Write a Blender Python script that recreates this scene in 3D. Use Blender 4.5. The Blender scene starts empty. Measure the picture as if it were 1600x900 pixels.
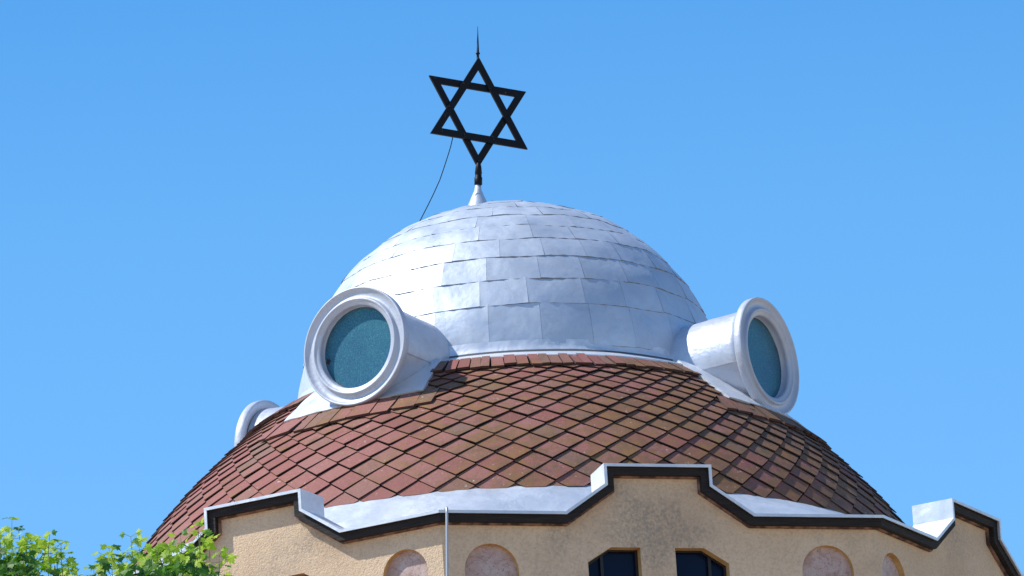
import bpy, bmesh, math, random
from mathutils import Vector, Matrix
from mathutils.geometry import tessellate_polygon
random.seed(7)
PI = math.pi
H = 27.0                                   # height of the drum parapet above the ground
S = bpy.context.scene
COL = S.collection
rnd = random.uniform

# ------------------------------------------------------------------ linking
def link(name, me, mats, parent=None):
    o = bpy.data.objects.new(name, me)
    for m in (mats if isinstance(mats, (list, tuple)) else [mats]):
        me.materials.append(m)
    COL.objects.link(o)
    if parent: o.parent = parent
    return o
def tube(mb, pts, rad, n=8, tint=.5, cap=True):
    pts = [Vector(p) for p in pts]; m = len(pts); vs = []
    rad = rad if isinstance(rad, (list, tuple)) else [rad]*m
    for i, p in enumerate(pts):
        d = (pts[min(i+1, m-1)]-pts[max(i-1, 0)]).normalized()
        a_ = d.orthogonal().normalized() if i == 0 else (a_ - d*a_.dot(d)).normalized()
        b_ = d.cross(a_)
        for j in range(n):
            q = 2*PI*j/n; vs.append(p + (a_*math.cos(q)+b_*math.sin(q))*rad[i])
    fs = [(i*n+j, i*n+(j+1) % n, (i+1)*n+(j+1) % n, (i+1)*n+j) for i in range(m-1) for j in range(n)]
    if cap: fs += [tuple(range(n)), tuple(range((m-1)*n, m*n))]
    mb.add(vs, fs, tint, smooth=True)
class MB:
    """collects verts and faces of one mesh; z is measured from the parapet"""
    def __init__(s): s.v = []; s.f = []; s.uv = []; s.t = []; s.mi = []; s.sm = []
    def add(s, verts, faces, tint=0.5, uvs=None, mi=0, smooth=False, mis=None):
        b = len(s.v); s.v += [tuple(p) for p in verts]
        for q_, f in enumerate(faces):
            s.f.append([b+i for i in f]); s.t.append(tint); s.mi.append(mis[q_] if mis else mi); s.sm.append(smooth)
            s.uv.append([uvs[i] if uvs else (0, 0) for i in f])
    def build(s, name, mats, parent=None, dz=H, weld=0, ang=None):
        me = bpy.data.meshes.new(name)
        me.from_pydata([(x, y, z+dz) for x, y, z in s.v], [], s.f)
        uvl = me.uv_layers.new(name='UVMap'); at = me.attributes.new('tint', 'FLOAT', 'FACE')
        k = 0
        for fi, f in enumerate(s.f):
            at.data[fi].value = s.t[fi]
            me.polygons[fi].material_index = s.mi[fi]
            me.polygons[fi].use_smooth = s.sm[fi]
            for j in range(len(f)):
                uvl.data[k].uv = s.uv[fi][j]; k += 1
        bm = bmesh.new(); bm.from_mesh(me)
        if weld: bmesh.ops.remove_doubles(bm, verts=bm.verts, dist=weld)
        bmesh.ops.recalc_face_normals(bm, faces=bm.faces) if weld else None
        bm.to_mesh(me); bm.free()
        return link(name, me, mats, parent)
def empty(name, loc, label, cat, group=None):
    o = bpy.data.objects.new(name, None); COL.objects.link(o); o.location = loc
    o.empty_display_size = .3
    o['label'] = label; o['category'] = cat
    if group: o['group'] = group
    return o
def unparent_offset(parent):               # children keep world coordinates
    def rec(o):
        for c in o.children:
            c.matrix_parent_inverse = o.matrix_world.inverted()
    bpy.context.view_layer.update()
    rec(parent)
    for c in parent.children: rec(c)

# ------------------------------------------------------------------ materials
def mat(name, col=(.5, .5, .5), rough=.6, metal=0.0):
    m = bpy.data.materials.new(name); m.use_nodes = True
    b = m.node_tree.nodes['Principled BSDF']
    b.inputs['Base Color'].default_value = (*col, 1)
    b.inputs['Roughness'].default_value = rough
    b.inputs['Metallic'].default_value = metal
    return m, m.node_tree, b
def N(nt, t, **kw):
    n = nt.nodes.new(t)
    for k, v in kw.items():
        if k in n.inputs: n.inputs[k].default_value = v
        else: setattr(n, k, v)
    return n
def noise(nt, scale, detail=4, rough=.55, co=None, dist=0):
    n = N(nt, 'ShaderNodeTexNoise'); n.inputs['Scale'].default_value = scale
    n.inputs['Detail'].default_value = detail; n.inputs['Roughness'].default_value = rough
    n.inputs['Distortion'].default_value = dist
    if co is None:
        g = N(nt, 'ShaderNodeNewGeometry'); co = g.outputs['Position']
    nt.links.new(co, n.inputs['Vector'])
    return n.outputs['Fac']
def ramp(nt, fac, stops, mode='LINEAR'):
    r = N(nt, 'ShaderNodeValToRGB'); r.color_ramp.interpolation = mode
    e = r.color_ramp.elements
    while len(e) < len(stops): e.new(.5)
    for i, (p, c) in enumerate(stops):
        e[i].position = p; e[i].color = (c, c, c, 1) if isinstance(c, (int, float)) else (*c, 1)
    nt.links.new(fac, r.inputs['Fac'])
    return r.outputs['Color']
def mix(nt, fac, a, b, mode='MIX'):
    m = N(nt, 'ShaderNodeMix', data_type='RGBA', blend_type=mode)
    for s, v in ((m.inputs[0], fac), (m.inputs[6], a), (m.inputs[7], b)):
        if isinstance(v, (int, float)): s.default_value = v
        elif isinstance(v, tuple): s.default_value = (*v, 1)
        else: nt.links.new(v, s)
    return m.outputs[2]
def mth(nt, op, a, b=0.0):
    m = N(nt, 'ShaderNodeMath', operation=op)
    for s, v in ((m.inputs[0], a), (m.inputs[1], b)):
        if isinstance(v, (int, float)): s.default_value = v
        else: nt.links.new(v, s)
    return m.outputs[0]
def bump(nt, b, h, strength=.3, dist=.01, prev=None):
    n = N(nt, 'ShaderNodeBump'); n.inputs['Strength'].default_value = strength
    n.inputs['Distance'].default_value = dist
    nt.links.new(h, n.inputs['Height'])
    if prev is not None: nt.links.new(prev, n.inputs['Normal'])
    nt.links.new(n.outputs['Normal'], b.inputs['Normal'])
    return n.outputs['Normal']
def attr(nt, name):
    a = N(nt, 'ShaderNodeAttribute'); a.attribute_name = name
    return a.outputs['Fac']

# roughcast render
M_STUCCO, nt, b = mat('roughcast', rough=.95)
c = ramp(nt, noise(nt, 1.3, 5), [(.3, (.67, .485, .32)), (.7, (.78, .60, .41))])
g = ramp(nt, noise(nt, 38, 3), [(.35, (.62, .6, .58)), (.55, (1, 1, 1))])
c = mix(nt, .38, c, g, 'MULTIPLY')
g0 = N(nt, 'ShaderNodeNewGeometry'); mp0 = N(nt, 'ShaderNodeMapping'); mp0.inputs['Location'].default_value = (-.15, 0, -(H-.18)*1.9); mp0.inputs['Scale'].default_value = (1, 0, 1.9)
nt.links.new(g0.outputs['Position'], mp0.inputs['Vector'])
ln = N(nt, 'ShaderNodeVectorMath', operation='LENGTH'); nt.links.new(mp0.outputs[0], ln.inputs[0])
blob = ramp(nt, ln.outputs['Value'], [(.1, .26), (.9, 0.0)])
st = ramp(nt, mth(nt, 'ADD', noise(nt, .95, 6, .62, dist=.4), blob), [(.5, 0.0), (.70, 1.0)])
sp = ramp(nt, noise(nt, 26, 3, .7), [(.36, 0.15), (.62, 1.0)])
c = mix(nt, mth(nt, 'MULTIPLY', mth(nt, 'MULTIPLY', st, sp), .75), c, (.30, .25, .20))
nt.links.new(c, b.inputs['Base Color'])
nb = bump(nt, b, noise(nt, 52, 3, .6), .8, .016)
M_OCHRE, nt, b = mat('ochre_reveal', rough=.9)
c = ramp(nt, noise(nt, 6, 4), [(.3, (.46, .27, .09)), (.7, (.66, .45, .20))]); nt.links.new(c, b.inputs['Base Color'])
bump(nt, b, noise(nt, 40, 3), .5, .01)
# pink marbled niche fill
M_MARBLE, nt, b = mat('pink_marble', rough=.6)
c = ramp(nt, noise(nt, 5, 6, .65, dist=1.2), [(.3, (.40, .25, .21)), (.5, (.50, .37, .33)), (.7, (.58, .48, .45))])
v = ramp(nt, mth(nt, 'ABSOLUTE', mth(nt, 'SUBTRACT', noise(nt, 3.2, 5, .6, dist=1.8), .5)), [(0, 1.0), (.022, 0.0)])
c = mix(nt, mth(nt, 'MULTIPLY', v, .6), c, (.22, .1, .08))
c = mix(nt, mth(nt, 'MULTIPLY', ramp(nt, noise(nt, 45, 2), [(.6, 0.0), (.68, 1.0)]), .6), c, (.2, .15, .13))
nt.links.new(c, b.inputs['Base Color'])
# silver painted sheet
def sheet(name, lo, hi, rough, metal, bs=.25, dirt=.25, sc=2.2):
    m, nt, b = mat(name, rough=rough, metal=metal)
    c = ramp(nt, noise(nt, 1.7, 5, .6), [(.3, lo), (.7, hi)])
    t = attr(nt, 'tint')
    c = mix(nt, 1.0, c, ramp(nt, t, [(0, (.86, .88, .90)), (1, (1, 1, 1))]), 'MULTIPLY')
    d = ramp(nt, noise(nt, 9, 6, .7), [(.52, 0.0), (.75, 1.0)])
    c = mix(nt, mth(nt, 'MULTIPLY', d, dirt), c, (.28, .27, .27))
    nt.links.new(c, b.inputs['Base Color'])
    r = ramp(nt, noise(nt, 4, 4), [(.3, rough-.08), (.7, rough+.1)]); nt.links.new(r, b.inputs['Roughness'])
    p = bump(nt, b, noise(nt, sc, 3, .5, dist=.3), bs, .12)
    bump(nt, b, noise(nt, 14, 4, .6), bs, .012, p)
    return m
M_DOME = sheet('silver_sheet', (.53, .58, .65), (.67, .72, .79), .50, .42, .20, .22, 1.8)
M_LAP, nt, b = mat('dark_sheet_lap', (.17, .18, .21), .7)  # plain dark grey for the dome core and the down-turned sheet edges
M_BARREL = sheet('barrel_sheet', (.48, .51, .58), (.60, .63, .71), .42, .35, .22, .25, 3)
M_ZINC = sheet('zinc_flashing', (.66, .69, .74), (.82, .84, .88), .42, .35, .22, .22, 3)
M_RIM = sheet('painted_rim', (.44, .47, .54), (.54, .57, .65), .48, .2, .12, .28, 4)
M_SEAM, nt, b = mat('dark_seam', (.10, .11, .13), .8)  # plain dark tone for seam lines, creases, flange groove and pane edges
# old dark timber
M_WOOD, nt, b = mat('dark_timber', rough=.8)
g = N(nt, 'ShaderNodeNewGeometry'); mp = N(nt, 'ShaderNodeMapping'); mp.inputs['Scale'].default_value = (2, 2, 30)
nt.links.new(g.outputs['Position'], mp.inputs['Vector'])
c = ramp(nt, noise(nt, 1.5, 6, .7, mp.outputs[0]), [(.4, (.005, .0045, .005)), (.78, (.034, .024, .020))])
nt.links.new(c, b.inputs['Base Color'])
bump(nt, b, noise(nt, 1.5, 6, .7, mp.outputs[0]), .5, .02)
M_MOULD, nt, b = mat('red_moulding', rough=.9)
c = ramp(nt, noise(nt, 8, 5), [(.4, (.07, .04, .035)), (.6, (.30, .17, .12))]); nt.links.new(c, b.inputs['Base Color'])
# clay tiles
M_TILE, nt, b = mat('clay_tile', rough=.75)
t = attr(nt, 'tint')
c = ramp(nt, t, [(0, (.23, .082, .066)), (.3, (.285, .102, .083)), (.6, (.31, .125, .104)), (.85, (.26, .12, .09)), (1, (.22, .12, .09))])
fine = noise(nt, 30, 5, .65)
c = mix(nt, .45, c, ramp(nt, fine, [(.3, (.62, .62, .62)), (.65, (1.15, 1.15, 1.15))]), 'MULTIPLY')
uv = N(nt, 'ShaderNodeUVMap'); sx = N(nt, 'ShaderNodeSeparateXYZ'); nt.links.new(uv.outputs[0], sx.inputs[0])
g = N(nt, 'ShaderNodeNewGeometry'); sp3 = N(nt, 'ShaderNodeSeparateXYZ'); nt.links.new(g.outputs['Position'], sp3.inputs[0])
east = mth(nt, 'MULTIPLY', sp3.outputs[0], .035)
m1 = mth(nt, 'ADD', noise(nt, 1.1, 3), east)
m2 = mth(nt, 'ADD', mth(nt, 'MULTIPLY', noise(nt, 9, 4, .6), .9), mth(nt, 'MULTIPLY', sx.outputs[1], .26))
moss = ramp(nt, mth(nt, 'ADD', m1, m2), [(1.02, 0.0), (1.24, 1.0)])
# ramp inputs clamp at 1, so halve
moss = ramp(nt, mth(nt, 'MULTIPLY', mth(nt, 'ADD', m1, m2), .5), [(.475, 0.0), (.60, 1.0)])
mcol = ramp(nt, noise(nt, 5, 4), [(.35, (.24, .128, .028)), (.65, (.14, .082, .036))])
c = mix(nt, mth(nt, 'MULTIPLY', moss, .7), c, mcol)
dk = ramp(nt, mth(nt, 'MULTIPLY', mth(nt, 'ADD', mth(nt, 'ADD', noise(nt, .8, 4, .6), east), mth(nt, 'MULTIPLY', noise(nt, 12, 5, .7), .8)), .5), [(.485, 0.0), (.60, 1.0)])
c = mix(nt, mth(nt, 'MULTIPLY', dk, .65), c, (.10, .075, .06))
lich = ramp(nt, noise(nt, 20, 3, .75), [(.64, 0.0), (.69, 1.0)])
lz = ramp(nt, noise(nt, 1.6, 3), [(.42, 0.0), (.58, 1.0)])
c = mix(nt, mth(nt, 'MULTIPLY', lich, mth(nt, 'MULTIPLY', lz, .8)), c, (.52, .48, .40))
nt.links.new(c, b.inputs['Base Color'])
b.inputs['Specular IOR Level'].default_value = .35
bump(nt, b, fine, .35, .01)
M_TEDGE, nt, b = mat('dark_tile_edge', (.075, .040, .033), .9)  # tile edge faces are coloured darker than the tops
M_UNDER, nt, b = mat('roof_underlay', (.035, .025, .022), .9)
# glass
M_TEAL, nt, b = mat('teal_wired_glass', rough=.32)
f = noise(nt, 62, 4, .72)
c = ramp(nt, f, [(.32, (.010, .070, .125)), (.55, (.024, .145, .21)), (.76, (.11, .30, .36))])
c2 = ramp(nt, noise(nt, 3, 3), [(.3, (.65, .7, .85)), (.7, (1.1, 1.1, 1.0))])
c = mix(nt, .8, c, c2, 'MULTIPLY'); nt.links.new(c, b.inputs['Base Color'])
bump(nt, b, f, .3, .004)
M_NAVY, nt, b = mat('dark_pane', (.005, .010, .035), .15)
b.inputs['Specular IOR Level'].default_value = .12
M_BLACK, nt, b = mat('black_iron', rough=.5)
b.inputs['Specular IOR Level'].default_value = .2
c = ramp(nt, noise(nt, 18, 5, .7), [(.64, (.005, .005, .008)), (.74, (.12, .12, .15))]); nt.links.new(c, b.inputs['Base Color'])
M_STEEL, nt, b = mat('galvanised_steel', (.42, .45, .50), .5, .5)
M_FRAME, nt, b = mat('window_frame', (.006, .006, .009), .5)

# ------------------------------------------------------------------ building data
def basis(k):
    a = math.radians(45*k)
    return Vector((math.sin(a), -math.cos(a), 0)), Vector((math.cos(a), math.sin(a), 0))
HALF = {0: 2.62, 1: 2.39}; DIST = {0: 6.0, 1: 6.095}
T8 = math.tan(PI/8)
GC = {0: -.02, -1: 0.0, 1: .10}
def profile(k):
    c = GC.get(k, 0.0); h = HALF[k % 2]
    return [(-h, 0), (c-1.115, 0), (c-.635, .33), (c-.635, .565), (c+.635, .565), (c+.635, .33), (c+1.115, 0), (h, 0)]
def offs(P, d):
    """offset a profile polyline downwards / inwards by d (mitred)"""
    out = []
    n = len(P)
    for i in range(n):
        def nrm(a, b):
            dx, dy = b[0]-a[0], b[1]-a[1]; l = math.hypot(dx, dy); return (dy/l, -dx/l)
        if i == 0: q = nrm(P[0], P[1]); out.append((P[0][0]+q[0]*d, P[0][1]+q[1]*d)); continue
        if i == n-1: q = nrm(P[-2], P[-1]); out.append((P[-1][0]+q[0]*d, P[-1][1]+q[1]*d)); continue
        a, b2 = nrm(P[i-1], P[i]), nrm(P[i], P[i+1])
        s = (a[0]+b2[0], a[1]+b2[1]); l = math.hypot(*s); s = (s[0]/l, s[1]/l)
        k = d/max(.3, s[0]*a[0]+s[1]*a[1])
        out.append((P[i][0]+s[0]*k, P[i][1]+s[1]*k))
    return out
def pt(k, u, z, off, end=0):
    """point of face k, off = distance in from the coping edge plane"""
    n, t = basis(k)
    if end: u = end*(HALF[k % 2] - off*T8)
    return n*(DIST[k % 2]-off) + t*u + Vector((0, 0, z))
def strip(mb, k, A, B, fa, fb, tint=.5, mi=0):
    """solid strip between polylines A (outer) and B (inner), planes fa (front) to fb (back)"""
    n = len(A); vs = []
    for i in range(n):
        e = -1 if i == 0 else (1 if i == n-1 else 0)
        for (u, z), f in ((A[i], fa), (B[i], fa), (B[i], fb), (A[i], fb)):
            vs.append(pt(k, u, z, f, e))
    fs = []
    for i in range(n-1):
        a, b2 = 4*i, 4*i+4
        for j in range(4):
            fs.append((a+j, a+(j+1) % 4, b2+(j+1) % 4, b2+j))
    mb.add(vs, fs, tint, mi=mi)

RX = .071                                   # the tiled roof sits a hand east of the drum's centre
def rr(z): return 5.109 - .34*z - .175*z*z
def rp(th, z, raise_=0.0):                  # th in radians from the front, to the right
    r = rr(z); d = -.34 - .35*z
    l = math.hypot(1, d); nr, nz = 1/l, -d/l
    r2 = r + nr*raise_
    return Vector((RX + r2*math.sin(th), -r2*math.cos(th), z + nz*raise_))
def zedge(th): return .578 - .12*math.sin(th)

B = empty('synagogue', (0, 0, 0), 'tan roughcast synagogue with a tiled cone roof under a silver dome', 'synagogue')
B['label'] = 'tan rendered domed synagogue with red diamond tiled roof and silver metal dome'

# ---- wall with niches and window openings
WOFF = .145
def arch_outline(cx, hw, ztop, zbot, n=14):
    # segmental-round arch
    P = [(cx-hw, zbot)]
    zs = ztop - hw
    for i in range(n+1):
        a = PI - PI*i/n
        P.append((cx+hw*math.cos(a), zs+hw*math.sin(a)))
    P.append((cx+hw, zbot)); return P
def win_outlines(c):
    zb = -1.75
    L = [(c-.83, zb), (c-.83, -.55), (c-.55, -.375), (c-.205, -.375), (c-.205, zb)]
    Rr = [(c+.205, zb), (c+.205, -.375), (c+.55, -.375), (c+.83, -.55), (c+.83, zb)]
    return [L, Rr]
wall = MB(); niche = MB()
NCH = {0: [(-2.00, .315, -.345), (1.96, .305, -.325)]}
for k in range(-3, 5):
    kk = k
    P = profile(kk)
    Q = offs(P, .03)
    h = HALF[kk % 2] - WOFF*T8
    Q[0] = (-h, Q[0][1]); Q[-1] = (h, Q[-1][1])
    outer = [(-h, -4.0)] + Q + [(h, -4.0)]
    c = GC.get(kk, 0) - .02
    holes = []
    nl = NCH.get(kk, [(-1.93, .30, -.335), (1.84, .29, -.335)])
    for cx, hw, zt in nl: holes.append((arch_outline(cx, hw, zt, -1.6), .075, 'n'))
    for w in win_outlines(c): holes.append((w, .17, 'w'))
    polys = [[Vector((u, z, 0)) for u, z in outer]] + [[Vector((u, z, 0)) for u, z in hh[0]] for hh in holes]
    tr = tessellate_polygon(polys)
    flat = [p for q in polys for p in q]
    wall.add([pt(kk, p.x, p.y, WOFF) for p in flat], [tuple(t_) for t_ in tr])
    for out, dep, kind in holes:
        n = len(out)
        vs = [pt(kk, u, z, WOFF) for u, z in out] + [pt(kk, u, z, WOFF+dep) for u, z in out]
        wall.add(vs, [(i, (i+1) % n, n+(i+1) % n, n+i) for i in range(n)], mi=1)
        if kind == 'n':
            niche_v = [pt(kk, u, z, WOFF+dep-.004) for u, z in out]
            nm = MB(); nm.add(niche_v, [tuple(range(n))])
            if kk in (-1, 0, 1): nm.build('niche_panel', M_MARBLE, B)
            else: nm.build('niche_panel', M_MARBLE, B)
        else:
            wm = MB()
            # frame: border strip inside the outline + mullion
            cx = sum(u for u, z in out)/n; cz = -1.0
            inn = [(u+(cx-u)*.10, z+(cz-z)*.035) for u, z in out]
            vs = [pt(kk, u, z, WOFF+.12) for u, z in out] + [pt(kk, u, z, WOFF+.12) for u, z in inn] + \
                 [pt(kk, u, z, WOFF+.165) for u, z in inn]
            wm.add(vs, [(i, (i+1) % n, n+(i+1) % n, n+i) for i in range(n)] + [(n+i, n+(i+1) % n, 2*n+(i+1) % n, 2*n+i) for i in range(n)])
            s_ = 1 if out[2][0] > c else -1
            mu = c + s_*.635
            mz = -.41 if abs(mu-c) < .55 else -.45
            for a_, b_ in ((mu-.018, mu+.018),):
                q = [pt(kk, a_, -1.74, WOFF+.11), pt(kk, b_, -1.74, WOFF+.11), pt(kk, b_, mz, WOFF+.11), pt(kk, a_, mz, WOFF+.11),
                     pt(kk, a_, -1.74, WOFF+.16), pt(kk, b_, -1.74, WOFF+.16), pt(kk, b_, mz, WOFF+.16), pt(kk, a_, mz, WOFF+.16)]
                wm.add(q, [(0, 1, 2, 3), (0, 3, 7, 4), (1, 5, 6, 2), (3, 2, 6, 7)])
            fr = wm.build('window', M_FRAME, B)
            pm = MB(); pm.add([pt(kk, u, z, WOFF+.158) for u, z in inn], [tuple(range(n))])
            pm.build('pane', M_NAVY, fr)
    # back of the parapet wall
wall.build('wall', [M_STUCCO, M_OCHRE], B)


# ---- coping, fascia board
cop = MB(); fas = MB(); mou = MB()
CAPD = .52
for kk in range(-3, 5):
    P = profile(kk)
    strip(cop, kk, P, offs(P, .034), 0.0, .014, .6)                # front lip
    strip(cop, kk, P, offs(P, .014), .0145, CAPD, .9)              # cap
    # back sheet of the gable
    Q = offs(P, .013); n = len(Q)
    vs = [pt(kk, u, z, CAPD-.01, -1 if i == 0 else (1 if i == n-1 else 0)) for i, (u, z) in enumerate(Q)] + \
         [pt(kk, u, -.2, CAPD-.01, -1 if i == 0 else (1 if i == n-1 else 0)) for i, (u, z) in enumerate(Q)]
    cop.add(vs, [(i, i+1, n+i+1, n+i) for i in range(n-1)], .5)
    strip(fas, kk, offs(P, .02), offs(P, .118), .040, WOFF-.003)
    strip(mou, kk, offs(P, .1185), offs(P, .138), .105, WOFF-.003)
o = cop.build('coping', M_ZINC, B)
bm = bmesh.new(); bm.from_mesh(o.data)
bm.to_mesh(o.data); bm.free()
fo = fas.build('fascia_board', M_WOOD, B)
mou.build('moulding', M_MOULD, fo)

# ---- metal gutter sheet between the parapet and the tiles
fl = MB()
NS = 8*10
ring_o, ring_i, ring_m = [], [], []
rows = [[] for _ in range(6)]
for kk in range(-3, 5):
    n_, t_ = basis(kk)
    hh = HALF[kk % 2] - .50*T8
    for i in range(10):
        u = -hh + 2*hh*i/10
        p = n_*(DIST[kk % 2]-.50) + t_*u
        th = math.atan2(p.x-RX, -p.y)
        q = rp(th, zedge(th)+.05, .004)
        for j in range(6):
            f = j/5
            v = Vector((p.x, p.y, .004)).lerp(q, f)
            v.z += .012*math.sin(th*37)*math.sin(f*PI) + .008*rnd(-1, 1)*math.sin(f*PI)
            rows[j].append(v)
n = len(rows[0])
vs = [v for r_ in rows for v in r_]
fl.add(vs, [(j*n+i, j*n+(i+1) % n, (j+1)*n+(i+1) % n, (j+1)*n+i) for j in range(5) for i in range(n)], .0, smooth=True)
# standing laps
for i in range(4, n, 10):
    vs = []
    for j in range(6):
        a = rows[j][i]; b_ = rows[j][(i+1) % n]; d = (b_-a).normalized()*.012
        vs += [a+Vector((0, 0, .002)), a+Vector((0, 0, .010)), a+d+Vector((0, 0, .010)), a+d+Vector((0, 0, .002))]
    fl.add(vs, [(4*j+m, 4*j+(m+1) % 4, 4*j+4+(m+1) % 4, 4*j+4+m) for j in range(5) for m in range(4)], .2)
GS = fl.build('gutter_sheet', M_ZINC, B)
sea = MB()
for kk in range(-3, 5):
    n_, t_ = basis(kk); pts = []
    for i in range(25):
        o_ = CAPD+.022+.006*math.sin(i*1.9+kk)+rnd(-.004, .004)
        u = (-1+2*i/24)*(HALF[kk % 2]-o_*T8)
        p = n_*(DIST[kk % 2]-o_)+t_*u; pts.append(Vector((p.x, p.y, .010+(o_-.50)*.95)))
    tube(sea, pts, .008, 5)
    for sg in (-1, 1):                                    # creases where the sheet was folded at the corners
        pts = []
        for i in range(9):
            o_ = .04+i*.06
            u = sg*(HALF[kk % 2]-.03-o_*T8*1.0) - sg*(.02*i+.03*math.sin(i*1.3))
            p = n_*(DIST[kk % 2]-o_)+t_*u; pts.append(Vector((p.x, p.y, .003)))
        tube(sea, pts, .006, 5)
sea.build('seam', M_SEAM, GS)

# ---- tiled roof
tl = MB()
un = MB(); NU = 96
zz = [-.3 + 3.05*i/16 for i in range(17)]
un.add([rp(2*PI*i/NU, z, -.01) for z in zz for i in range(NU)],
       [(j*NU+i, j*NU+(i+1) % NU, (j+1)*NU+(i+1) % NU, (j+1)*NU+i) for j in range(16) for i in range(NU)], smooth=True)
NT = 66; DT = PI/NT
lev = [.36]
while lev[-1] < 2.75:
    z = lev[-1]; d = .34+.35*z
    lev.append(z + .80*DT*rr(z)/math.hypot(1, d))
def clip(poly, fn):
    out = []
    for i in range(len(poly)):
        a, b_ = poly[i], poly[(i+1) % len(poly)]; fa, fb = fn(a), fn(b_)
        if fa >= 0: out.append(a)
        if (fa >= 0) != (fb >= 0):
            t_ = fa/(fa-fb); out.append(tuple(a[m]+(b_[m]-a[m])*t_ for m in range(len(a))))
    return out
def tile(poly, tint, thick=.0125, jit=0.0, rise=0.0):
    """poly: (th, z, raise, u, v) ; a slab with its rim turned down"""
    top = [rp(p[0], p[1], p[2]+jit+rise) for p in poly]
    bot = [rp(p[0], p[1], max(-.005, p[2]+jit+rise-thick)) for p in poly]
    n = len(poly)
    tl.add(top+bot, [tuple(range(n))] + [(i, n+i, n+(i+1) % n, (i+1) % n) for i in range(n)], tint,
           uvs=[(p[3], p[4]) for p in poly]*2, mis=[0]+[1]*n)
ZT = 2.50
for i in range(len(lev)-2):
    z0, z1, z2 = lev[i], lev[i+1], lev[i+2]
    for j in range(NT):
        th = (2*j + (i % 2))*DT
        j1, j2 = rnd(-.0022, .0022), rnd(-.005, .005)
        g = .004
        th2 = th + j1
        d = DT-.0010
        cut = rnd(.0, .10)
        poly = [(th2-d*cut*.6, z0+(z1-z0)*cut*.6+j2*.5, .043, .5, 1), (th2+d*cut*.6, z0+(z1-z0)*cut*.6+j2*.5, .043, .5, 1), (th2+d, z1+j2, .020, 1, .5), (th2, z2, .003, .5, 0), (th2-d, z1+j2, .020, 0, .5)]
        poly = clip(poly, lambda p: p[1]-zedge(p[0])-.006)
        if len(poly) < 3: continue
        poly = clip(poly, lambda p: ZT+.04-p[1])
        if len(poly) < 3: continue
        r_ = random.random()
        tint = rnd(.15, .75) if r_ < .8 else (rnd(.75, 1) if r_ < .95 else rnd(0, .15))
        tile(poly, tint, jit=rnd(-.003, .006))
LUC = [(-45.6, 3.60, 2.90, 2.4, 2.19, -48.5), (44.0, 3.575, 2.845, 2.0, 2.10, 45), (-137, 3.42, 2.91, 2.4, 2.15, -137), (135, 3.55, 2.88, 2.4, 2.15, 135)]
# top course of narrow tiles under the dome flange
a = 0
while a < 2*PI-.02:
    w = rnd(.036, .05)
    if a+w > 2*PI: w = 2*PI-a
    mid = math.degrees(a+w/2); mid = mid-360 if mid > 180 else mid
    if any(abs(mid-q[5]) < 16.3 for q in LUC): a += w; continue
    sk = rnd(-.008, .008); zb = 2.50+rnd(-.012, .012)
    poly = [(a+.002+sk, zb, .062, 0, .7), (a+w-.002+sk, zb+rnd(-.008, .008), .062, 1, .7), (a+w-.002, 2.725, .022, 1, 0), (a+.002, 2.725, .022, 0, 0)]
    tile(poly, random.choice([rnd(.1, .6), rnd(.8, 1)]), thick=.03, jit=rnd(-.004, .008))
    a += w
# short courses below each dormer apron
for az, rho, lz, tau, za, aa in LUC:
    az = aa
    a = math.radians(az-19); e = math.radians(az+16.5)
    while a < e:
        w = rnd(.034, .06); zb = za-.25+rnd(-.012, .012)+.06*abs((a-math.radians(az))/.33)**2
        sk = rnd(-.03, .005)
        if random.random() < .25: w *= 1.5
        poly = [(a+.002+sk, zb, .058, 0, .8), (a+w-.002+sk, zb+rnd(-.01, .01), .058, 1, .8), (a+w-.002, za+.05, .030, 1, 0), (a+.002, za+.05, .030, 0, 0)]
        tile(poly, random.choice([rnd(.2, .7), rnd(.3, .6), rnd(.85, 1)]), thick=.03, jit=rnd(-.004, .01))
        a += w
ro = tl.build('tiled_roof', [M_TILE, M_TEDGE], B)
un.build('roof_underlay', M_UNDER, ro)

# ---- dome
DX, DZ, DA, DH = .154, 2.747, 2.584, 2.601
def dr(z):
    q = max(0.0, min(1.0, (z-DZ)/DH))
    return DA*(1-q**2.072)**(1/2.072)
def dpt(th, al, off=0):
    z = DZ + DH*math.sin(al); r = dr(z)
    # normal by finite difference
    z2 = DZ + DH*math.sin(min(al+.01, 1.5707)); r2 = dr(z2)
    z1 = DZ + DH*math.sin(al-.01); r1 = dr(z1) if z1 > DZ else DA
    tr_, tz = r2-r1, z2-z1; l = math.hypot(tr_, tz) or 1
    nr, nz = tz/l, -tr_/l
    r += nr*off
    return Vector((DX + r*math.sin(th), -r*math.cos(th), z+nz*off))
dm = MB(); sm_ = MB()
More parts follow.
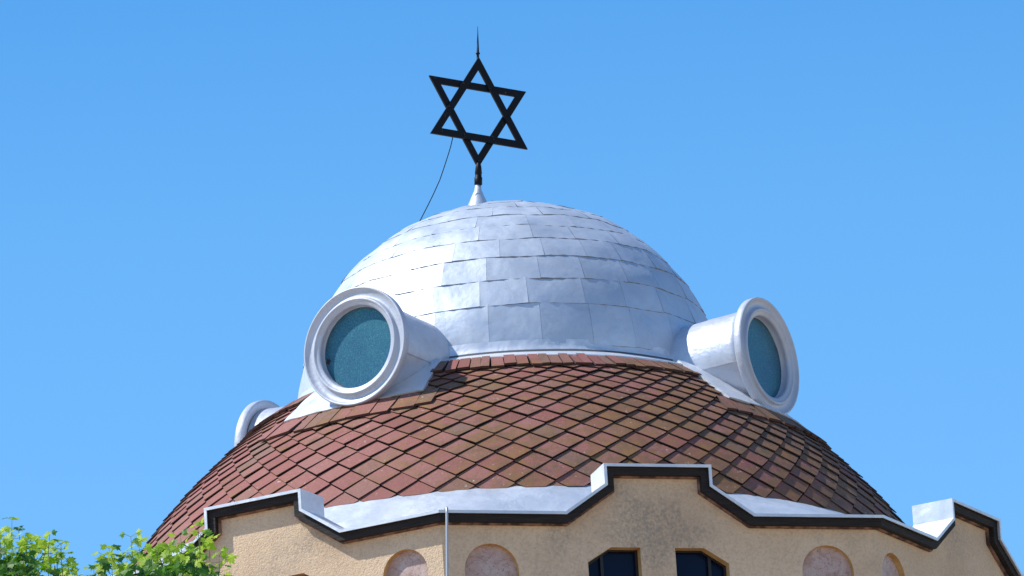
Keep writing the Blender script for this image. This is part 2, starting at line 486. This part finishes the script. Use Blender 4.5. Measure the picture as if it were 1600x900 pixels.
# smooth core under the sheets, in dark grey so that laps read as dark lines
AL = [.085*i for i in range(19)]
core_n = 96
AL = [i*1.565/30 for i in range(31)]
sm_.add([dpt(2*PI*i/core_n, a_, -.055) for a_ in AL for i in range(core_n)],
        [(j*core_n+i, j*core_n+(i+1) % core_n, (j+1)*core_n+(i+1) % core_n, (j+1)*core_n+i) for j in range(30) for i in range(core_n)], smooth=True)
rowsA = [.085, .29, .43, .57, .70, .815, .935, 1.055, 1.175, 1.30, 1.44, 1.565]
def wob(th, al):
    return .010*math.sin(th*7+al*5)*math.sin(al*9+th*2) + .006*math.sin(th*17+1.3+al*11) + .005*math.sin(al*23-th*5)
for ri in range(len(rowsA)-1):
    a0, a1 = rowsA[ri], rowsA[ri+1]
    am = (a0+a1)/2
    npan = max(5, int(round(26*min(1, math.cos(a0)*1.12)))) if ri > 3 else 26
    ph = rnd(0, 1)*2*PI/npan
    edges = [ph + 2*PI*(i+rnd(-.1, .1))/npan for i in range(npan)]
    jz = rnd(-.004, .004)
    for pi in range(npan):
        t0, t1 = edges[pi], edges[(pi+1) % npan] + (2*PI if pi == npan-1 else 0)
        G = 7; Gv = 5
        bl, br = rnd(-.002, .002), rnd(-.002, .002)
        tw = rnd(-.003, .003); bul = rnd(-.004, .010)
        gap = .0005/max(.15, math.cos(am))
        vs = []
        for v in range(Gv+1):
            for u in range(G+1):
                fu, fv = u/G, v/Gv
                th = t0+gap + (t1-t0-2*gap)*fu
                low = bl+(br-bl)*fu
                al = a0 - .006 + low*(1-fv) + (a1+.004-(a0-.006))*fv
                al = min(al, 1.5655)
                flat = -(fu*(1-fu))*4*(1-math.cos((t1-t0)/2))*DA*math.cos(al)*(.5 if ri < 3 else (.3 if ri < 6 else .1))   # sheets stay flatter than the sphere
                off = (.007 if ri < 5 else .004)*(1-fv) + .003 + flat + bul*math.sin(fu*PI)*math.sin(fv*PI) + wob(th, al)*.8 + tw*(fu-.5)*2*(1-fv)
                # crumpled edges
                off += .004*math.sin(fu*19+pi*3)*(1-fv)**3
                vs.append(dpt(th, al, off))
        fs = [(v*(G+1)+u, v*(G+1)+u+1, (v+1)*(G+1)+u+1, (v+1)*(G+1)+u) for v in range(Gv) for u in range(G)]
        dm.add(vs, fs, rnd(.1, 1), smooth=True)
        # down-turned lower edge
        vb = [vs[u] for u in range(G+1)] + [dpt(t0+gap+(t1-t0-2*gap)*u/G, a0-.010, -.03) for u in range(G+1)]
        dm.add(vb, [(u, u+1, G+2+u, G+1+u) for u in range(G)], .0, mi=1)
D = dm.build('dome', [M_DOME, M_LAP], B)
sm_.build('underlay', M_LAP, D)
# base skirt, groove and flange
bf = MB(); NB = 120
prof = [(dr(DZ+.26)+.012, DZ+.262), (DA+.010, DZ+.20), (DA+.028, DZ+.145), (DA+.045, DZ+.128), (DA+.045, DZ+.098),
        (DA+.085, DZ+.092), (DA+.11, DZ+.078), (DA+.20, DZ+.040), (DA+.335, DZ-.012), (DA+.350, DZ-.024), (DA+.350, DZ-.045), (DA+.30, DZ-.05)]
vs = []
for (r, z) in prof:
    for i in range(NB):
        th = 2*PI*i/NB
        r2 = r + (.006*math.sin(th*23)+.006*math.sin(th*41+1) if z > DZ+.13 else .004*math.sin(th*13))
        vs.append(Vector((.12 + r2*math.sin(th), -r2*math.cos(th), z)))
bf.add(vs, [(j*NB+i, j*NB+(i+1) % NB, (j+1)*NB+(i+1) % NB, (j+1)*NB+i) for j in range(len(prof)-1) for i in range(NB)], .8, smooth=False)
for j in range(len(prof)-1):
    for i in range(NB):
        bf.sm[j*NB+i] = True
        if j in (3, 4): bf.mi[j*NB+i] = 1
bf.build('base_flange', [M_ZINC, M_SEAM], D)

# ---- round dormers
def lathe(mb, org, ax, t_, up, prof, n=72, tint=.6, smooth=True, mis=None):
    vs = []
    for (r, h) in prof:
        for i in range(n):
            a_ = 2*PI*i/n
            vs.append(org + ax*h + (t_*math.cos(a_)+up*math.sin(a_))*r)
    mb.add(vs, [(j*n+i, j*n+(i+1) % n, (j+1)*n+(i+1) % n, (j+1)*n+i) for j in range(len(prof)-1) for i in range(n)], tint, smooth=smooth)
for li, (az, rho, lz, taud, za, aa) in enumerate(LUC):
    a_ = math.radians(az); tau = math.radians(taud)
    n_ = Vector((math.sin(a_), -math.cos(a_), 0)); t_ = Vector((math.cos(a_), math.sin(a_), 0))
    org = n_*rho + Vector((.08, 0, lz))
    if li == 0:                                            # this dormer is turned a little away from its radius
        q_ = math.radians(-49.5); n_ = Vector((math.sin(q_), -math.cos(q_), 0)); t_ = Vector((math.cos(q_), math.sin(q_), 0))
    ax = n_*math.cos(tau)+Vector((0, 0, math.sin(tau))); up = -n_*math.sin(tau)+Vector((0, 0, math.cos(tau)))
    tb = MB()
    L = 1.5
    seg = []
    for q in range(13):
        f = q/12; seg.append((.600-.035*f + (.004 if q % 4 == 0 else 0), -.10-L*f))
    lathe(tb, org, ax, t_, up, [(.600, -.10)]+seg, tint=.8)
    # lap seam along the side of the tube
    for an in (-.25, PI+.25):
        vs = []
        for f in (0, 1):
            for da, dr_ in ((-.008, 0), (-.008, .012), (.008, .012), (.008, 0)):
                r = .600-.035*f+dr_
                vs.append(org+ax*(-.10-L*f)+(t_*math.cos(an+da)+up*math.sin(an+da))*r)
        tb.add(vs, [(m, (m+1) % 4, 4+(m+1) % 4, 4+m) for m in range(4)], .3)
    T = tb.build('round_dormer', M_BARREL, B)
    T['label'] = {0: 'round dormer facing the viewer with sunlit teal glass', 1: 'round dormer on the right with shaded face and sunlit barrel',
                  2: 'round dormer at the back left seen from behind', 3: 'round dormer at the back right'}[li]
    rm = MB()
    R = .712
    prof = [(.598, -.085), (.66, -.095), (R-.006, -.095), (R, -.088), (R+.003, -.03), (R, -.004), (R-.006, .004), (R-.020, .004), (R-.028, -.006), (R-.045, -.022), (R-.075, -.034), (R-.105, -.034),
            (.590, -.028), (.584, -.016), (.580, .002), (.570, .010), (.556, .008), (.548, -.004), (.530, -.012), (.506, -.018), (.496, -.030), (.494, -.05), (.494, -.15), (.40, -.152)]
    lathe(rm, org, ax, t_, up, prof, n=96, tint=.7)
    rm.build('rim', M_RIM, T)
    gl = MB(); n = 64
    gl.add([org + ax*(-.125) + (t_*math.cos(2*PI*i/n)+up*math.sin(2*PI*i/n))*.496 for i in range(n)], [tuple(range(n))])
    gl.build('pane', M_TEAL, T)
    if li == 0:
        ck = MB(); c0 = org + ax*(-.122) - t_*.445 - up*.06
        ck.add([c0 + (t_*x+up*y) for x, y in ((-.02, .03), (.0, .012), (.012, .035), (.02, .0), (.05, -.012), (.015, -.02), (.0, -.05), (-.035, -.03))], [tuple(range(8))])
        ck.build('broken_glass', M_UNDER, T)
    gr = MB()
    for q in range(90):
        an = 2*PI*q/90; w_ = .004+.010*abs(math.sin(q*1.7)+.5*math.sin(q*.61))
        if math.sin(q*.37+li) < -.2: w_ *= .3
        an2 = an+2*PI/90
        gr.add([org+ax*(-.121)+(t_*math.cos(x)+up*math.sin(x))*r_ for x, r_ in ((an, .4945), (an2, .4945), (an2, .4945-w_), (an, .4945-w_))], [(0, 1, 2, 3)])
    gr.build('pane_dirt', M_SEAM, T)  # uneven ring of dark dirt round the edge of the glass
    # apron sheet laid over the tiles
    a_ = math.radians(aa)
    ap = MB(); NA = 14; NZ = 8
    aw_b, aw_t = math.radians(16.0), math.radians(17.0)
    vs = []; 
    for j in range(NZ+1):
        f = j/NZ; z = za + (2.74-za)*f
        for i in range(NA+1):
            g_ = -1+2*i/NA
            th = a_ + g_*(aw_b+(aw_t-aw_b)*f)
            z_ = z + (.03*g_*g_*(1-f))
            vs.append(rp(th, z_, .052 + .004*math.sin(i*2.1+j*1.7)))
    nn = len(vs)
    lowv = []
    for j in range(NZ+1):
        for i in range(NA+1):
            pass
    ap.add(vs, [(j*(NA+1)+i, j*(NA+1)+i+1, (j+1)*(NA+1)+i+1, (j+1)*(NA+1)+i) for j in range(NZ) for i in range(NA)], .9, smooth=True)
    # turned-down edge
    bd = [i for i in range(NA+1)] + [j*(NA+1)+NA for j in range(1, NZ+1)]
    bd = [j*(NA+1) for j in range(NZ, 0, -1)] + bd
    vv = [vs[i] for i in bd]
    dn = [v - Vector((math.sin(math.atan2(v.x-RX, -v.y))*.05, -math.cos(math.atan2(v.x-RX, -v.y))*.05, .04)) for v in vv]
    m = len(vv)
    ap.add(vv+dn, [(i, i+1, m+i+1, m+i) for i in range(m-1)], .5)
    ap.build('apron', M_ZINC, T)
    # dark bead where the barrel meets the dome skirt
    # (a lead fillet round the barrel foot)

# ---- lightning rod at the corner of the drum
rod = MB()
tube(rod, [(-2.50, -5.75, .03), (-2.52, -5.98, .028), (-2.53, -6.025, .01), (-2.535, -6.03, -.05), (-2.60, -6.03, -1.2), (-2.66, -6.03, -3.9)], .016, 10)
for z in (-.95, -2.4): tube(rod, [(-2.585, -6.03, z), (-2.585, -5.88, z)], .012, 6)
rod.build('downpipe_conductor', M_STEEL, B).name = 'lightning_conductor'

# ---- lower storeys (below the picture) so that the drum stands on something
low = MB()
def box(mb, x0, x1, y0, y1, z0, z1, **kw):
    mb.add([(x0, y0, z0), (x1, y0, z0), (x1, y1, z0), (x0, y1, z0), (x0, y0, z1), (x1, y0, z1), (x1, y1, z1), (x0, y1, z1)],
           [(0, 1, 5, 4), (1, 2, 6, 5), (2, 3, 7, 6), (3, 0, 4, 7), (4, 5, 6, 7), (0, 3, 2, 1)], **kw)
box(low, -10, 10, -9, 16, -27, -6.5)
low.build('main_hall', M_STUCCO, B)
lr = MB()
lr.add([(-10.6, -9.6, -6.6), (10.6, -9.6, -6.6), (10.6, 16.6, -6.6), (-10.6, 16.6, -6.6), (-5.4, -5.4, -3.9), (5.4, -5.4, -3.9), (5.4, 5.4, -3.9), (-5.4, 5.4, -3.9)],
       [(0, 1, 5, 4), (1, 2, 6, 5), (2, 3, 7, 6), (3, 0, 4, 7), (4, 5, 6, 7), (0, 3, 2, 1)])
lr.build('hall_roof', M_TILE, B)

# ------------------------------------------------------------------ star finial
F = empty('star_finial', (-.12, 0, H+5.42), 'black six pointed metal star with a spike, standing on the silver dome top', 'finial')
lean = math.radians(3.3); beta = math.radians(6.5)
Ux = Vector((math.cos(beta), math.sin(beta), -math.sin(math.radians(6.0)))).normalized()
Uz = Vector((math.sin(lean), 0, math.cos(lean))).normalized()
Uy = Uz.cross(Ux).normalized()
cs = Vector((-.045, 0, 6.588)); RS = .698
stm = MB()
def bar(p, q, w, d0, d1, e0=0, e1=0):
    P, Q = Vector(p), Vector(q); d = (Q-P).normalized(); s_ = Vector((-d.y, d.x))*w/2
    P = P - d*e0; Q = Q + d*e1
    c4 = [P+s_, P-s_, Q-s_, Q+s_]
    vs = [cs + Ux*c.x*1.03 + Uz*c.y + Uy*d0 for c in c4] + [cs + Ux*c.x*1.03 + Uz*c.y + Uy*d1 for c in c4]
    stm.add(vs, [(0, 1, 2, 3), (7, 6, 5, 4), (0, 4, 5, 1), (1, 5, 6, 2), (2, 6, 7, 3), (3, 7, 4, 0)])
def tri(sg, d0, d1, w=.080):
    Ro = RS; Ri = RS - w*2/1.0
    vs = []
    for R_ in (Ro, Ri):
        for dd in (d0, d1):
            for m in range(3):
                a_ = PI/2*sg + 2*PI*m/3
                vs.append(cs + Ux*R_*math.cos(a_)*1.045 + Uz*R_*math.sin(a_)*(1.06 if abs(math.sin(a_)) < .9 else 1) + Uy*dd)
    # 0-2 outer front, 3-5 outer back, 6-8 inner front, 9-11 inner back
    fs = []
    for m in range(3):
        k = (m+1) % 3
        fs += [(m, k, 6+k, 6+m), (3+m, 9+m, 9+k, 3+k), (m, 3+m, 3+k, k), (6+m, 6+k, 9+k, 9+m)]
    stm.add(vs, fs)
tri(1, -.032, .0); tri(-1, .001, .033)
# small bolts at crossings
for m in range(6):
    a_ = PI/6 + PI/3*m
    c_ = cs + (Ux*math.cos(a_-PI/6)*1.03 + Uz*math.sin(a_-PI/6))*RS*.535 - Uy*.032
    tube(stm, [c_, c_-Uy*.012], .014, 6)
stm.build('star', M_BLACK, F)
pl = MB()
b0 = Vector((-.105, 0, 5.64)); b1 = cs - Uz*(RS-.03)
tube(pl, [b0, b0.lerp(b1, .12), b0.lerp(b1, .14), b0.lerp(b1, .45), b0.lerp(b1, .47), b0.lerp(b1, .62), b0.lerp(b1, .64), b1-Uz*.02, b1+Uz*.06],
     [.030, .036, .048, .048, .040, .040, .044, .036, .018], 14)
pl.build('pole', M_BLACK, F)
cn = MB()
tube(cn, [(-.125, 0, 5.22), (-.122, 0, 5.40), (-.118, 0, 5.46), (-.110, 0, 5.60), (-.105, 0, 5.67)], [.17, .135, .105, .046, .034], 20)
cn.build('cone_base', M_DOME, F)
sp = MB(); t0 = cs + Uz*(RS-.03)
tube(sp, [t0, t0+Uz*.07, t0+Uz*.075, t0+Uz*.09, t0+Uz*.095, t0+Uz*.25, t0+Uz*.43], [.016, .016, .026, .026, .016, .010, .002], 10)
sp.build('spike', M_BLACK, F)
# stay cable
cb = MB()
tube(cb, [(-.39, -.02, 6.26), (-.42, -.01, 6.15), (-.45, .0, 6.06), (-.515, .02, 5.88), (-.566, .05, 5.74), (-.64, .1, 5.58), (-.704, .15, 5.45), (-.80, .25, 5.26), (-.86, .42, 5.10)], .0058, 6)
oc = cb.build('cable', M_BLACK)
oc['label'] = 'thin dark cable hanging from the star down to the dome'; oc['category'] = 'cable'

# ------------------------------------------------------------------ maple
def leafmat(name, ca, cb_, tr):
    m, nt, b = mat(name, rough=.5)
    c = ramp(nt, attr(nt, 'tint'), [(0, ca), (1, cb_)])
    nt.links.new(c, b.inputs['Base Color'])
    t_ = N(nt, 'ShaderNodeBsdfTranslucent'); nt.links.new(mix(nt, 1, c, (1.3, 1.5, .6), 'MULTIPLY'), t_.inputs['Color'])
    ms = N(nt, 'ShaderNodeMixShader'); ms.inputs[0].default_value = tr
    nt.links.new(b.outputs[0], ms.inputs[1]); nt.links.new(t_.outputs[0], ms.inputs[2])
    nt.links.new(ms.outputs[0], nt.nodes['Material Output'].inputs['Surface'])
    return m
M_LEAF = leafmat('maple_leaf', (.022, .085, .005), (.11, .27, .014), .44)
M_YOUNG = leafmat('young_maple_leaf', (.26, .42, .02), (.48, .60, .03), .5)
M_BARK, nt, b = mat('bark', rough=.9)
c = ramp(nt, noise(nt, 9, 5), [(.3, (.06, .045, .035)), (.7, (.16, .13, .10))]); nt.links.new(c, b.inputs['Base Color'])
M_TWIG, nt, b = mat('green_twig', (.10, .13, .04), .6)
# five-lobed outline in the leaf plane (stem at origin, tip along +y)
LOBE = [(0, 0), (.16, -.10), (.34, -.12), (.30, .06), (.62, .10), (.50, .26), (.78, .52), (.46, .50), (.40, .62), (.20, .58), (.22, .84), (.10, .82), (0, 1.12)]
OUT = LOBE + [(-x, y) for x, y in reversed(LOBE[1:-1])]
def leaf(mb, p, up, fw, s_, tint, mi, droop=.15):
    """up = leaf normal, fw = direction the tip points"""
    fw = (fw - up*fw.dot(up)).normalized(); sd = fw.cross(up)
    vs = [p + fw*.42*s_]
    for x, y in OUT:
        h = -.22*abs(x) + .04 - droop*(y-.4)**2
        vs.append(p + (sd*x + fw*y)*s_*.82 + up*h*s_)
    n = len(OUT)
    mb.add(vs, [(0, 1+i, 1+(i+1) % n) for i in range(n)], tint, mi=mi)
lf = MB(); tw = MB()
def rv(): 
    while True:
        v = Vector((rnd(-1, 1), rnd(-1, 1), rnd(-1, 1)))
        if .1 < v.length < 1: return v.normalized()
R_ = Vector((.960, -.275, 0)).normalized(); Fw = Vector((.281, .92, 0)).normalized(); Up = Vector((0, 0, 1))
T0 = Vector((-14.18, -36.03, -8.58))          # crown reference point
def shoot(base, h, lean_, nl, young, size=.085):
    """upright shoot carrying whorls of leaves"""
    top = base + Vector((lean_.x, lean_.y, 1)).normalized()*h
    mid = base.lerp(top, .5) + rv()*.01
    tube(tw, [base, mid, top], [.0035, .0028, .0018], 5)
    a0 = rnd(0, 6)
    for w in range(nl):
        f = 1 - w/max(1, nl)*.85
        p = base.lerp(top, f)
        for m in range(2 if w else 3):
            a_ = a0 + w*PI/2 + m*(PI if w else 2.1) + rnd(-.4, .4)
            d = Vector((math.cos(a_), math.sin(a_), rnd(-.1, .5) if w else rnd(.1, .6)))
            st_ = p + d*rnd(.02, .06)*(1+w*.3)
            tube(tw, [p, st_], .0014, 4, cap=False)
            nrm = (Vector((0, 0, .7)) + rv()*.6 + Vector((-.45, -.6, 0))).normalized()
            y_ = young and w < 3
            leaf(lf, st_, nrm, d + Vector((0, 0, -.2)), size*rnd(.75, 1.15)*(.8 if w == 0 else 1.1), rnd(.2, 1), 1 if (y_ and random.random() < .8) else 0)
# crown surface height along the view: (right, height) ctrl
import bisect
# crown top, in metres right of T0 -> height above T0
CTRL = [(-1.6, .10), (-.9, .22), (-.72, .26), (-.60, .24), (-.5, .20), (-.36, .17), (-.25, .07), (-.17, -.12), (-.10, -.14), (-.03, .0), (.08, .05), (.25, .06), (.42, .08), (.55, .05), (.7, .08), (.85, .07), (.93, -.02), (.99, -.25), (1.05, -.7), (1.2, -1.6)]
def crown_h(x):
    for (x0, h0), (x1, h1) in zip(CTRL, CTRL[1:]):
        if x0 <= x <= x1: return h0+(h1-h0)*(x-x0)/(x1-x0)
    return -1.5
# dense upper crown
for i in range(2500):
    x = rnd(-1.6, 1.12); dep = rnd(-.9, .9)
    hmax = crown_h(x) - .22*dep*dep - .13 + .04*math.sin(x*19)*math.sin(dep*11+1)
    z = hmax - .03 - abs(random.gauss(0, .34)) - (.05 if random.random() < .5 else 0)
    if z < -1.3: continue
    p = T0 + R_*x + Fw*dep + Up*z
    nrm = (Vector((0, 0, .7)) + rv()*.8 + Vector((-.4, -.6, 0))).normalized()
    sh = hmax - z
    yg = random.random() < (.22 if sh < .08 else .06)
    leaf(lf, p, nrm, rv()+Vector((0, 0, -.3)), rnd(.07, .11), rnd(0, 1), 1 if yg else 0)
# shoots standing above it
for x, h, n_l in [(-.61, .21, 3), (-.55, .17, 3), (-.70, .16, 3), (-.44, .10, 3), (-.33, .14, 3), (-.24, .20, 3), (-.28, .13, 3), (-.20, .08, 3), (-.34, .09, 3), (-.02, .12, 2), (.03, .03, 2),
                  (.30, .24, 4), (.26, .12, 3), (.34, .16, 3), (.20, .06, 3), (.65, .23, 4), (.70, .14, 3), (.80, .22, 3), (.86, .15, 3), (.92, .10, 3), (.75, .1, 3), (.5, .06, 3), (-.8, .14, 3), (-.9, .1, 3), (-1.1, .15, 3), (-1.4, .12, 3), (.12, .05, 2)]:
    h0 = crown_h(x)-.16
    shoot(T0 + R_*x + Fw*rnd(-.25, .25) + Up*h0, h+.055, Vector((rnd(-.12, .12), rnd(-.12, .12), 0)), n_l, True, .080)
for i in range(50):
    x = rnd(-1.5, 1.0); h0 = crown_h(x)-.24
    shoot(T0 + R_*x + Fw*rnd(-.6, .5) + Up*h0, rnd(.12, .22), Vector((rnd(-.3, .3), rnd(-.3, .3), 0)), 3, True, .090)
# the rest of the crown, below the picture
for i in range(5200):
    a_ = rnd(0, 2*PI); cz = rnd(0, 1); rad = 1.9*math.sqrt(max(.02, 1-(2*cz-1)**2*.9))*rnd(.55, 1.05)
    p = T0 + R_*(-.35+rad*math.cos(a_)) + Fw*rad*math.sin(a_) + Up*(-5.6 + 4.9*cz)
    if p.z > T0.z - .75: continue
    leaf(lf, p, (Vector((0, 0, 1))+rv()*.9).normalized(), rv(), rnd(.10, .15), rnd(0, 1), 0)
tc = T0 + R_*(-.3)
TR = empty('maple_tree', (tc.x, tc.y, 0), 'bright green maple tree top with pale young leaves at the lower left', 'tree')
tr_ = MB()
tube(tr_, [(tc.x, tc.y, -27.0), (tc.x+.05, tc.y, -23), (tc.x-.05, tc.y+.05, -17), (tc.x, tc.y, -13), (tc.x+.03, tc.y, -10.4)], [.26, .20, .16, .11, .045], 14)
for i in range(46):
    z = rnd(-14.5, -9.6); a_ = rnd(0, 2*PI); l = rnd(.6, 1.5)
    b0 = Vector((tc.x, tc.y, z)); d = Vector((math.cos(a_), math.sin(a_), .8)).normalized()
    e = b0 + d*l
    if e.z > T0.z-.15: e.z = T0.z-.15
    tube(tr_, [b0, b0.lerp(e, .5)+Vector((0, 0, .1)), e], [.035, .02, .006], 6)
for x in (-.62, -.5, -.3, .05, .3, .62, .82):
    b0 = tc + Up*(-1.2); e = T0 + R_*x + Up*(crown_h(x)-.12)
    tube(tr_, [b0, b0.lerp(e, .5)+rv()*.06, e], [.02, .012, .004], 6)
tr_.build('trunk', M_BARK, TR)
lf.add(tw.v, tw.f, mi=2, smooth=True)
cr = lf.build('crown', [M_LEAF, M_YOUNG, M_TWIG], TR)
unparent_offset(TR); unparent_offset(F)

# ------------------------------------------------------------------ ground
gm = MB(); gm.add([(-3000, -3000, 0), (3000, -3000, 0), (3000, 3000, 0), (-3000, 3000, 0)], [(0, 1, 2, 3)])
M_GR, nt, b = mat('dry_soil', rough=.95)
c = ramp(nt, noise(nt, .4, 6), [(.3, (.32, .22, .13)), (.7, (.46, .33, .21))]); nt.links.new(c, b.inputs['Base Color'])
g_ = gm.build('ground', M_GR, None, dz=0); g_['kind'] = 'structure'
pm = MB(); pm.add([(-40, -60, .004), (40, -60, .004), (40, 40, .004), (-40, 40, .004)], [(0, 1, 2, 3)])
M_PV, nt, b = mat('paving', (.22, .21, .19), .9)
c = ramp(nt, noise(nt, 2, 6), [(.3, (.44, .32, .22)), (.7, (.54, .41, .29))]); nt.links.new(c, b.inputs['Base Color'])
g_ = pm.build('pavement', M_PV, None, dz=0); g_['kind'] = 'structure'

# ------------------------------------------------------------------ light
EL, AZ = math.radians(51), math.radians(102)       # azimuth measured from the front towards the left
sd = Vector((-math.sin(AZ)*math.cos(EL), -math.cos(AZ)*math.cos(EL), math.sin(EL)))
sun = bpy.data.lights.new('sun', 'SUN'); sun.energy = 4.3; sun.angle = math.radians(.53); sun.color = (1, .965, .90)
so = bpy.data.objects.new('sun', sun); COL.objects.link(so)
so.rotation_euler = sd.to_track_quat('Z', 'Y').to_euler(); so.location = (-30, -20, 80)
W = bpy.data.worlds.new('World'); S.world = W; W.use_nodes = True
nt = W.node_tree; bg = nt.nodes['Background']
sky = nt.nodes.new('ShaderNodeTexSky'); sky.sky_type = 'NISHITA'; sky.sun_disc = False
sky.sun_elevation = EL; sky.sun_rotation = math.atan2(sd.x, sd.y)
sky.air_density = 1.0; sky.dust_density = .3; sky.ozone_density = 3.0; sky.altitude = 200
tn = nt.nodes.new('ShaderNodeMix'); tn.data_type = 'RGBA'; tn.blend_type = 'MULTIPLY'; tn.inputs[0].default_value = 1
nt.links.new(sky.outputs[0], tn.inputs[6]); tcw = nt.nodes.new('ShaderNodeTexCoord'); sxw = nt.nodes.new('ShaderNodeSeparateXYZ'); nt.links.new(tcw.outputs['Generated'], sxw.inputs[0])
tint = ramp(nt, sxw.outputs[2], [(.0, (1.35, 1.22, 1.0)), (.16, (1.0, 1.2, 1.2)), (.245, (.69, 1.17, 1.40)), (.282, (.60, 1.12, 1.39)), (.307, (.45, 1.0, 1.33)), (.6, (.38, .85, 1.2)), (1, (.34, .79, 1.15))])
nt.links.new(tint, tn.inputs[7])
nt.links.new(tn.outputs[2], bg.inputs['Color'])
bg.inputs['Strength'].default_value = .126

# ------------------------------------------------------------------ camera
cd = bpy.data.cameras.new('camera'); cam = bpy.data.objects.new('camera', cd); COL.objects.link(cam)
yaw, pitch, roll, f = 0.2965148735870318, 0.27812794678665254, 0.06488030334280832, 14162.53
def ray(px, py):
    x3, z3 = (px-800)/f, -(py-450)/f
    c, s = math.cos(roll), math.sin(roll); x = c*x3+s*z3; z2 = -s*x3+c*z3
    c, s = math.cos(pitch), math.sin(pitch); y = c-s*z2; z = s+c*z2
    c, s = math.cos(yaw), math.sin(yaw); return Vector((c*x+s*y, -s*x+c*y, z))
fw = ray(800, 450).normalized(); rt = (ray(801, 450)-ray(799, 450)).normalized(); up = rt.cross(fw)
Mx = Matrix((rt, up, -fw)).transposed().to_4x4()
Mx.translation = Vector((-30.3248, -100.0, -25.4662+H))
cam.matrix_world = Mx
cd.sensor_width = 36; cd.lens = f*36/1600; cd.clip_start = 1; cd.clip_end = 8000
S.camera = cam
S.render.resolution_x, S.render.resolution_y = 1024, 576
S.view_settings.view_transform = 'Standard'; S.view_settings.look = 'None'
S.view_settings.exposure = 0.25; S.view_settings.gamma = 1.0
